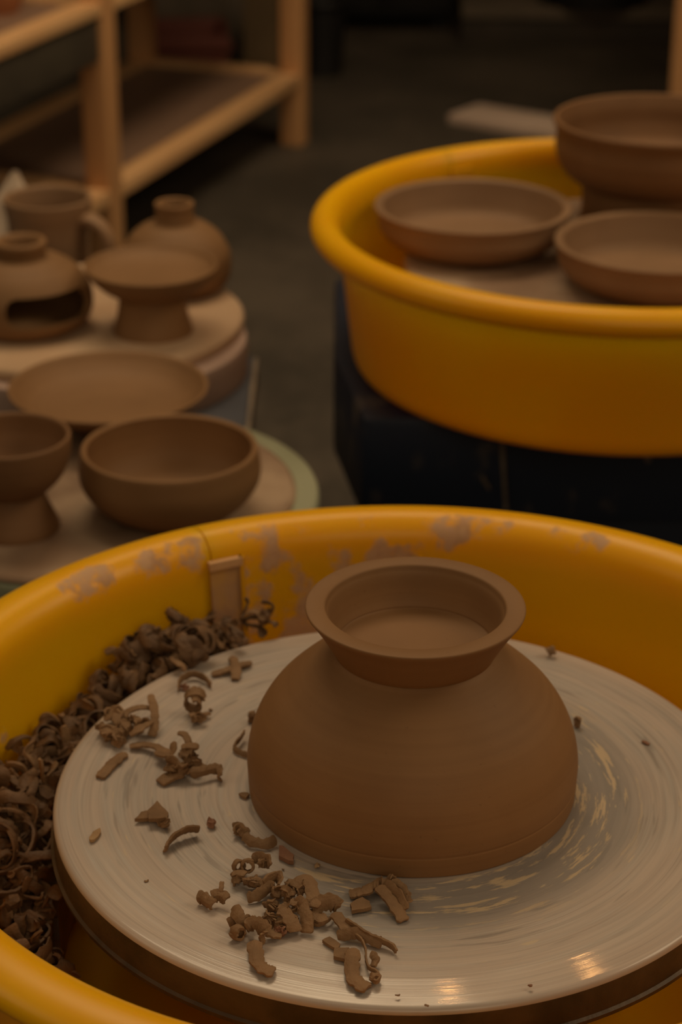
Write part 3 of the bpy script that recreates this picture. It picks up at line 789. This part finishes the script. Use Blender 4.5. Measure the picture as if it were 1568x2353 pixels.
# --- left cluster
GL = 'trimmings of the clump at the left of the wheel head'
LL = 'brown clay shaving in the tangled clump at the left of the wheel head'
trim(rb([(347, 1598, 8), (352, 1620, 9), (356, 1640, 8), (357, 1658, 6), (352, 1680, 3), (349, 1692, 1)], 3.6, .0012, (1, .4, 0), 11), 'long clay loop standing up at the right of the left-hand clump')
trim(rb([(278, 1652, 4), (290, 1638, 6), (310, 1628, 7.5), (330, 1625, 7.5), (346, 1628, 6)], 3.8, .0013, 'flat', 12), LL, GL)
trim(merge(ck(262, 1650, 3, 4.4, 3.6, 3.0, 13), ck(246, 1688, 3, 4.6, 3.8, 3.2, 14, .4)), LL, GL)
trim(merge(ck(232, 1672, 2.5, 2.6, 2.6, 2.4, 15), rb([(262, 1630, 6), (270, 1642, 6), (268, 1660, 5)], 4, .0014, seed=16)), LL, GL)
trim(merge(ck(288, 1672, 4, 4.6, 3.6, 3.6, 17, .8), ck(305, 1655, 5, 3.2, 2.8, 2.6, 18)), LL, GL)
trim(merge(ck(322, 1672, 4, 4.0, 3.2, 3.4, 19, -.5), rb([(300, 1690, 5), (315, 1680, 7), (335, 1668, 7), (348, 1660, 5)], 4.2, .0014, seed=20)), LL, GL)
trim(ck(272, 1705, 2.6, 4.4, 3.0, 2.6, 21, .3), LL, GL)
trim(rb([(298, 1716, 2), (318, 1712, 2.5), (340, 1712, 3), (362, 1717, 4), (385, 1728, 5), (398, 1733, 5)], 3.6, .0014, 'flat', 22), 'long strip reaching from the left clump towards the middle clump')
trim(rb([(228, 1788, .8), (240, 1775, 1.2), (256, 1757, 1.5), (272, 1744, 1.5), (288, 1733, 1)], 4.6, .0018, 'flat', 23), 'flat bark-like strip lying below the left clump')
# --- second cluster
GM = 'trimmings of the clump between the left clump and the bowl'
LM = 'brown clay shaving in the spiky clump left of the bowl'
trim(rb([(411, 1684, 9), (424, 1688, 9.5), (433, 1702, 9), (437, 1722, 7), (432, 1740, 5)], 3.2, .0013, (.6, .8, 0), 24), 'hook-shaped shaving sticking up from the spiky clump left of the bowl')
trim(merge(rb([(396, 1710, 6), (400, 1724, 6.5), (392, 1742, 5.5), (382, 1750, 4)], 4, .0014, (.5, .5, .7), 25), rb([(360, 1728, 4), (380, 1735, 5), (395, 1732, 6)], 3.6, .0014, seed=26)), LM, GM)
trim(merge(ck(432, 1738, 5, 4.6, 3.8, 4.6, 27, .6), rb([(418, 1722, 8), (440, 1718, 9), (456, 1720, 8)], 4.4, .0015, seed=28)), LM, GM)
trim(merge(ck(398, 1765, 4, 5.4, 3.8, 3.6, 29, .2), ck(420, 1770, 5, 3.4, 3, 3, 30)), LM, GM)
trim(rb([(366, 1800, 1), (385, 1788, 2), (405, 1780, 3), (425, 1775, 4)], 6, .0022, 'flat', 31), LM, GM)
trim(ck(448, 1755, 3.6, 3.8, 3.2, 3.2, 32, 1.0), LM, GM)
trim(rb([(438, 1783, 2.4), (458, 1782, 2.6), (478, 1777, 2.6), (497, 1774, 2.4), (508, 1783, 1.8), (509, 1795, 1.2)], 4.6, .0016, (0, .6, .8), 33, bow=.3), 'rolled clay tube pointing right from the spiky clump')
# --- along the bowl's left side
trim(ck(581, 1650, 2, 2.2, 2.2, 2.2, 34), 'dark clay lump touching the left flank of the bowl')
trim(rb([(563, 1681, 4), (553, 1697, 3.4), (541, 1711, 2.6), (541, 1722, 2), (555, 1731, 1.6), (570, 1737, 1.4)], 2.6, .0013, (.3, .3, .9), 35), 'C-shaped clay curl close to the left side of the bowl')
trim(fl([(549, 1829), (563, 1826), (574, 1830), (566, 1838), (557, 1836)], seed=36), 'small clay flake by the lower left side of the bowl')
# --- left front singles
trim(merge(fl([(310, 1892), (325, 1876), (345, 1872), (342, 1890)], .3, 1.8, .8, 37), fl([(340, 1872), (362, 1850), (372, 1862), (388, 1878), (385, 1888), (362, 1892), (342, 1892)], 2.2, 1.8, .8, 38), ck(378, 1896, 1.5, 3.0, 1.7, 1.7, 39)),
     'triangular stack of clay flakes on the left half of the wheel head')
trim(rb([(378, 1960, .7), (386, 1944, 1.6), (400, 1929, 2.4), (418, 1918, 2.8), (438, 1912, 2.8), (457, 1914, 1.6)], 4.4, .0015, (.25, -.35, .9), 40, bow=.18), 'crescent-shaped clay strip below the triangular flakes')
trim(ck(487, 1893, 1.4, 1.7, 2.0, 1.6, 41), 'single reddish clay pellet above the two-piece strip', None, TRIM_RED)
trim(fl([(205, 1930), (214, 1917), (230, 1908), (232, 1918), (217, 1935), (208, 1936)], .2, 1.3, .5, 42), 'pale dry clay flake alone near the left edge of the wheel head', None, TRIM_PALE)
trim(rb([(332, 2024, .3), (337, 2026, .3), (341, 2022, .3)], .7, .0005, 'flat', 43), 'minute clay thread near the front left edge of the wheel head')
trim(merge(ck(553, 1912, 2.6, 3.2, 2.8, 2.6, 44, .5), rb([(536, 1900, 3), (548, 1897, 4), (560, 1908, 4), (572, 1916, 3)], 3.6, .0014, (.3, .3, .8), 45)), 'folded clay bit left of the lower edge of the bowl')
trim(rb([(562, 1928, 1.6), (576, 1939, 1.4), (595, 1945, 1.2), (615, 1945, 1.2), (634, 1938, 1.0)], 4.2, .0014, (.2, .6, .6), 46), 'smooth clay strip lying just left of the front of the bowl')
trim(fl([(642, 1952), (651, 1953), (664, 1964), (676, 1974), (675, 1988), (658, 1984), (641, 1976)], .3, 2.0, .6, 47), 'triangular reddish clay chip beside the front of the bowl', None, TRIM_RED)
trim(ck(729, 1991, .7, 1.1, 1.3, .7, 48), 'pale crumb close to the front edge of the bowl', None, TRIM_PALE)
trim(ck(651, 1999, .3, .5, .4, .3, 49), 'tiny dark crumb beneath the triangular reddish chip')
trim(merge(rb([(455, 2064, 2.4), (468, 2066, 2.6), (482, 2076, 2.6), (492, 2084, 2.2)], 4.6, .0016, (0, .5, .8), 50, bow=.32), rb([(487, 2064, 3.4), (500, 2060, 4), (513, 2063, 3.8), (522, 2072, 3)], 4.8, .0016, (.2, .5, .8), 51, bow=.3),
           rb([(505, 2058, 5), (508, 2043, 7), (511, 2029, 8)], 1.9, .0013, (1, 0, 0), 52)), 'bow-shaped clay curl with a thin stem at the front left of the wheel head')
# --- big cluster in front
GB = 'trimmings of the largest clump in front of the bowl'
LB = 'brown clay shaving in the largest crumbled clump in front of the bowl'
def rollet(px, py, z, R, w, seed, axis=(0, 1, .2), turns=1.2, th=.0014):
    c = G(px, py, z*.001); ax = Vector(axis).normalized(); e1 = ax.orthogonal().normalized(); e2 = ax.cross(e1)
    rnd = random.Random(seed); k0 = rnd.uniform(0, 6)
    n = int(14*turns)
    return ribbon([c+(e1*math.cos(k0+2*PI*turns*i/n)+e2*math.sin(k0+2*PI*turns*i/n))*R*.001*(1-.25*i/n) + ax*(.0006*i/n) for i in range(n+1)], w*.00112, th*.62, tuple(ax), seed, per=2)
trim(rollet(548, 1990, 4, 2.4, 3.6, 60, (.5, -1, .4)), LB, GB)
trim(rollet(570, 1990, 5.5, 2.6, 4.0, 61, (0, -1, .5)), LB, GB)
trim(merge(rb([(580, 1975, 6), (598, 1970, 7), (614, 1976, 7), (620, 1992, 5.5)], 4.2, .0016, (0, .4, .9), 62), ck(606, 1985, 5, 2.6, 2.4, 2, 63)), LB, GB)
trim(merge(ck(545, 2020, 2.4, 3.0, 2.6, 2.4, 64), rb([(535, 2010, 4), (550, 2008, 5), (565, 2012, 5)], 3.6, .0014, seed=65)), LB, GB)
trim(merge(ck(572, 2030, 2.8, 3.6, 2.6, 2.6, 66, .3), ck(590, 2038, 2.6, 2.6, 2.2, 2.2, 67)), LB, GB)
trim(rb([(568, 2066, 2), (585, 2062, 2.4), (602, 2052, 3), (615, 2042, 3.6), (632, 2040, 4)], 4.2, .0022, (0, .5, .9), 68), LB, GB)
trim(rb([(605, 2030, 6), (622, 2018, 6.6), (638, 2014, 6.4), (645, 2026, 6), (640, 2040, 5)], 4.6, .0018, (.3, .3, .9), 69), LB, GB)
for i, (a, b, z, s1, s2, s3, rz) in enumerate([(622, 2082, 3.4, 4.2, 3.6, 3.4, .2), (640, 2050, 4.4, 4.0, 3.2, 3.6, .9), (662, 2062, 6.0, 3.0, 3.6, 3.4, .1), (652, 2090, 5.0, 3.4, 3.0, 3.2, .5), (680, 2080, 6.0, 2.8, 3.8, 3.4, -.4),
                                            (625, 2115, 3.0, 3.8, 3.2, 3.0, -.3), (645, 2130, 3.0, 3.4, 3.6, 2.8, .4), (672, 2118, 4.0, 3.2, 4.4, 3.2, -.3), (690, 2050, 6.0, 2.6, 3.2, 3.2, .6), (668, 2036, 5.4, 3.0, 2.4, 2.8, 0)]):
    trim(ck(a, b, z, s1*.82, s2*.82, s3, 70+i, rz), LB, GB)
trim(rb([(645, 2090, 7), (660, 2102, 6.4), (672, 2122, 5), (676, 2142, 2.5)], 5.6, .002, 'flat', 84), LB, GB)
trim(rb([(676, 2040, 8.5), (690, 2024, 10), (704, 2022, 10.4), (716, 2040, 9), (722, 2066, 7), (720, 2086, 5)], 5.2, .0016, 'flat', 85), 'broad arched shaving at the top of the largest clump')
trim(rb([(678, 2070, 8), (694, 2080, 7.4), (702, 2100, 6), (706, 2124, 4), (704, 2144, 1.5)], 5.0, .0016, (.8, -.3, .3), 86), LB, GB)
trim(rb([(716, 2088, 4), (735, 2078, 5), (756, 2074, 5), (774, 2080, 4), (776, 2092, 3)], 6.6, .0016, (.2, .5, .8), 87), 'broad smooth flap at the right of the largest clump')
trim(rb([(713, 2094, 3), (722, 2106, 3), (735, 2110, 3.2), (750, 2106, 3.4)], 4.8, .0015, 'flat', 88), LB, GB)
trim(rb([(712, 2118, 1.5), (726, 2125, 1.5), (744, 2122, 1.8), (758, 2112, 2.4), (766, 2100, 2.6)], 1.5, .001, UP, 89), 'thin clay thread curving under the right of the largest clump')
trim(ck(642, 2146, 1.6, 3.0, 1.6, 1.6, 90), 'flat red-brown chip at the foot of the largest clump', None, TRIM_RED)
# --- lower left of that cluster
GC = 'curls below the largest clump'
LC = 'ring-like clay curl lying below the left end of the largest clump'
trim(rb([(541, 2084, 6.5), (545, 2100, 6.5), (556, 2113, 5.6), (572, 2118, 4.6), (582, 2112, 4)], 4.6, .0016, (.7, .5, .5), 91), 'arched shaving at the left end of the curls below the largest clump')
trim(rb([(524, 2122, 2.5), (538, 2116, 3.2), (552, 2114, 3.2), (560, 2126, 2.6)], 4.4, .0018, (.2, .5, .8), 92), LC, GC)
trim(rollet(546, 2146, 2.8, 2.6, 4.4, 93, (.6, -.8, .2), 1.1, .0017), LC, GC)
trim(rb([(566, 2142, 3), (576, 2130, 4.4), (592, 2128, 4.8), (606, 2136, 4.2), (611, 2152, 3), (600, 2166, 2)], 5.6, .0017, (.4, .4, .8), 94), LC, GC)
trim(rb([(588, 2166, 3.4), (586, 2182, 3.0), (590, 2202, 2.4), (598, 2218, 1.8), (612, 2229, 1.3), (631, 2235, .9)], 5.6, .0016, 'flat', 95, bow=.15), 'broad clay strip hanging towards the front edge below the largest clump')
trim(rb([(610, 2144, 3), (628, 2146, 2.6), (648, 2150, 2)], 4, .0017, 'flat', 96), LC, GC)
# --- right strips
trim(rb([(770, 2100, 4.2), (782, 2114, 4), (798, 2132, 3.6), (812, 2142, 3)], 5.0, .0016, 'flat', 97), 'straight broad shaving leading right from the largest clump')
trim(rb([(796, 2116, 5), (815, 2128, 4.8), (836, 2143, 4.2), (862, 2156, 3.6), (888, 2166, 3), (905, 2177, 2.6), (911, 2188, 1.8)], 2.8, .0015, (.2, -.3, .9), 98), 'longest thin strip ending in a hook, right of the largest clump')
trim(rb([(775, 2158, 1.5), (796, 2153, 2), (818, 2150, 2.4), (838, 2158, 2), (862, 2168, 1.6), (878, 2170, 1.4)], 4.2, .0016, (.2, .5, .7), 99), 'flat shaving lying beneath the long hooked strip')
trim(fl([(741, 2167), (758, 2160), (782, 2176), (776, 2187), (766, 2184)], .3, 1.5, .6, 100), 'kite-shaped clay flake at the front of the wheel head')
trim(fl([(769, 2186), (803, 2186), (805, 2216), (767, 2206)], .4, 1.8, .7, 101), 'squarish clay chip beside the broad curved front strip')
trim(rb([(814, 2184, 4), (810, 2204, 3.6), (808, 2224, 2.8), (812, 2245, 1.8), (826, 2261, 1.1), (846, 2273, .7)], 5.6, .0016, 'flat', 102, bow=.16), 'broad curved strip nearest the front edge, right of the squarish chip')
trim(merge(rb([(818, 2150, 3), (832, 2164, 3), (841, 2186, 2.6), (842, 2208, 2), (848, 2226, 1.8), (866, 2236, 2), (873, 2250, 2), (864, 2259, 1.6), (850, 2250, 1.4)], 1.6, .0012, UP, 103), ck(862, 2248, 1.8, 1.9, 1.7, 1.6, 104)), 'thin wiry clay thread ending in a small curl near the front edge')
trim(rb([(852, 2194, 3.6), (860, 2196, 3.8), (863, 2208, 2.6), (856, 2222, 1.4)], 2.8, .0014, (.7, .3, .5), 105), 'small folded flap beside the wiry thread')
# --- right cluster
GR = 'shavings of the clump right in front of the bowl'
LR = 'brown shaving in the small clump under the front rim of the bowl'
trim(rb([(803, 2056, 1.2), (820, 2052, 1.8), (838, 2047, 2.8), (856, 2036, 4), (872, 2032, 5)], 5.0, .0016, 'flat', 106, jag=.25), 'ragged flat strip at the left of the clump under the bowl front')
trim(fl([(805, 2086), (820, 2076), (833, 2071), (850, 2080), (854, 2092), (835, 2098), (808, 2102)], .4, 1.8, 1.0, 107), 'oval clay flake below the ragged strip')
trim(rb([(872, 2038, 6), (888, 2056, 5.4), (904, 2078, 4), (918, 2100, 2.2), (930, 2117, .9)], 4.8, .0018, 'flat', 108), 'straight tapering strip pointing at the front edge from the right clump')
trim(rb([(885, 2030, 6), (905, 2046, 6), (920, 2066, 4.6), (932, 2092, 2.4)], 4.2, .0016, (.6, -.2, .6), 109), LR, GR)
trim(rb([(900, 2028, 6), (918, 2036, 5.6), (930, 2052, 4.4), (938, 2074, 2.6), (930, 2086, 1.6)], 3.6, .0014, (.5, .5, .6), 110), LR, GR)
trim(ck(900, 2032, 3.8, 4.0, 2.6, 3.4, 111, -.3), LR, GR)
trim(ck(873, 2034, 2.6, 3.2, 2.2, 2.4, 112, .3), LR, GR)
trim(rb([(934, 2060, 4), (943, 2056, 4), (942, 2070, 3)], 2.6, .0013, UP, 113), LR, GR)
# --- right and back singles
trim(ck(1266, 1500, 2.0, 2.2, 2.0, 2.0, 120), 'lone clay lump at the back of the wheel head right of the foot ring')
trim(ck(1327, 1662, 2.2, 1.6, 1.6, 2.3, 121), 'upright dark clay crumb by the right flank of the bowl')
trim(rb([(1477, 1703, .6), (1484, 1706, .8), (1493, 1711, .4)], 1.6, .0008, 'flat', 122), 'tiny reddish sliver on the right of the wheel head', None, TRIM_RED)
trim(ck(1219, 2266, .5, .8, .5, .4, 123), 'reddish speck of clay near the front right edge of the wheel head', None, TRIM_RED)
trim(rb([(976, 2309, .4), (981, 2310, .5), (986, 2312, .4)], .8, .0005, 'flat', 124), 'dark speck of clay on the very front edge of the wheel head')
trim(fl([(908, 2288), (920, 2286), (916, 2290)], .2, .5, .2, 125), 'thin dark flake near the front edge, left of the metal glints')

# --- heap of trimmings between the wheel head and the left wall of the pan
HZ = [(106, -.088), (111, -.055), (115, -.030), (120, -.010), (126, -.003), (133, -.004), (141, -.014), (150, -.026), (158, -.024), (168, -.024), (180, -.034), (192, -.046), (205, -.057), (217, -.062), (226, -.068), (233, -.078), (240, -.090)]
def hz_at(a):
    for (a0, z0), (a1, z1) in zip(HZ, HZ[1:]):
        if a0 <= a <= a1: return z0+(z1-z0)*(a-a0)/(a1-a0)
    return -.09
PC = (.0056, -.0025)
def heap_bed():
    na, nr = 150, 14; verts, faces = [], []
    for i in range(na+1):
        deg = 106+134*i/na; a = math.radians(deg); h = hz_at(deg)-.006
        for j in range(nr+1):
            s = j/nr; r = .1655+(.2010-.1655)*s
            z = h-.012*(1-s)**2 + .0045*mnoise.noise(Vector((deg*.35, s*7, 3)))+.003*mnoise.noise(Vector((deg*.9, s*16, 9)))
            z = min(z, -.021) if s < .1 else z
            z = max(z, -.092)
            verts.append((PC[0]+r*math.cos(a), PC[1]+r*math.sin(a), H0+z))
    B = len(verts)
    for v in list(verts): verts.append((v[0], v[1], H0-.0930))
    Wd = nr+1
    for i in range(na):
        for j in range(nr):
            q = (i*Wd+j, (i+1)*Wd+j, (i+1)*Wd+j+1, i*Wd+j+1); faces.append(q); faces.append(tuple(B+k for k in q[::-1]))
        for j in (0, nr): faces.append((i*Wd+j, (i+1)*Wd+j, B+(i+1)*Wd+j, B+i*Wd+j))
    for i in (0, na):
        for j in range(nr): faces.append((i*Wd+j, i*Wd+j+1, B+i*Wd+j+1, B+i*Wd+j))
    o = pyobj('packed_clay_trimmings', verts, faces, TRIM_DARK)
    tag(o, 'matted damp clay scraps packed in the bottom of the near yellow pan', 'clay scraps', None, 'stuff')
heap_bed()
def variants():
    out = []
    rnd = random.Random(5)
    def add(vf, m):
        v, f = vf
        c = sum((Vector(q) for q in v), Vector())/len(v)
        o = pyobj('clay_curl', [Vector(q)-c for q in v], f, m, None, None, 45)
        out.append(o)
    for k in range(5):      # rolled coils
        R = .0045+.0011*k; turns = 1.3+.25*k; n = int(16*turns)
        add(ribbon([(R*(1+.10*i/n+.22*math.sin(i*.55+k*2))*math.cos(2*PI*turns*i/n), R*(.85+.10*i/n+.2*math.cos(i*.4+k))*math.sin(2*PI*turns*i/n), .0022*i/n*turns+.0014*math.sin(i*.5+k)) for i in range(n+1)], .0045+.0007*k, .0010, lambda s, k=k: (.35*math.sin(5*s+k), .35*math.cos(4*s+k), 1), k, per=2, jag=.3), TRIM_DARK)
    for k in range(5):      # open arcs
        R = .008+.0016*k; tot = 3.4+.4*k; n = 12
        add(ribbon([(R*math.cos(tot*i/n), R*.8*math.sin(tot*i/n), .003*math.sin(i*.7+k)) for i in range(n+1)], .0038+.0005*k, .0012, (0.15*k, .2, 1), 20+k, per=3, jag=.3), TRIM_DARK)
    for k in range(4):      # wavy strips
        n = 8; L = .022+.004*k
        add(ribbon([(L*(i/n-.5), .0045*math.sin(i*1.1+k), .004*math.cos(i*.8+2*k)) for i in range(n+1)], .0042+.0007*k, .0013, lambda s, k=k: (0, math.cos(1.6*s+k), math.sin(1.6*s+k)), 40+k, per=3, jag=.3), (TRIM, TRIM_DARK)[k % 2])
    for k in range(2):
        add(chunk((0, 0, 0), .0055, .0045, .0035, 60+k), TRIM_DARK)
    return out
VAR = variants()
rnd = random.Random(11)
LH = 'curly clay shaving heaped in the left side of the near yellow pan'
GH = 'curly clay shavings heaped in the near yellow pan'
NC = 296; first = set()
cum = []
for i in range(NC):
    while True:
        deg = rnd.uniform(114.5, 238)
        dens = 1.0 if deg < 205 else max(.35, 1-(deg-205)/40)
        if deg < 116: dens = .6
        if rnd.random() < dens: break
    k = rnd.randrange(len(VAR))
    if deg > 165 and k < 5 and rnd.random() < .6: k += 5
    if deg < 122: k = 10+k % 6
    elif deg < 134 and 5 <= k < 10: k -= 5
    src = VAR[k]
    s = rnd.uniform(.62, .95)*(.8 if deg < 128 else 1.15 if deg > 165 else 1)
    rad = max(Vector(v.co).length for v in src.data.vertices)*s if k not in cum else 0
    a = math.radians(deg)
    rmax = .2125-min(rad, .013); rmin = .163+min(rad, .011)
    layer = rnd.random()
    if deg < 137 and layer > .72: rmin = .150
    r = rnd.uniform(min(rmin, rmax-.002), rmax)
    z = hz_at(deg)+rnd.uniform(-.002, .0075)-.008*max(0, (.185-r)/.025)**1.0
    if r < .168+rad*.6: z = max(z, .0065+rnd.uniform(0, .004)) if deg < 137 else min(z, -.027)
    if r < .163+rad*.6 and deg >= 137: r = .164+rad*.7
    if k in first:
        o = src.copy(); col.objects.link(o)
    else:
        o = src; first.add(k)
    o.location = (PC[0]+r*math.cos(a), PC[1]+r*math.sin(a), H0+z)
    o.rotation_euler = (rnd.uniform(-.9, .9)+(PI/2 if rnd.random() < .4 else 0), rnd.uniform(-.9, .9), rnd.uniform(0, 2*PI))
    o.scale = (s, s, s)
    tag(o, LH, 'clay trimming', GH)
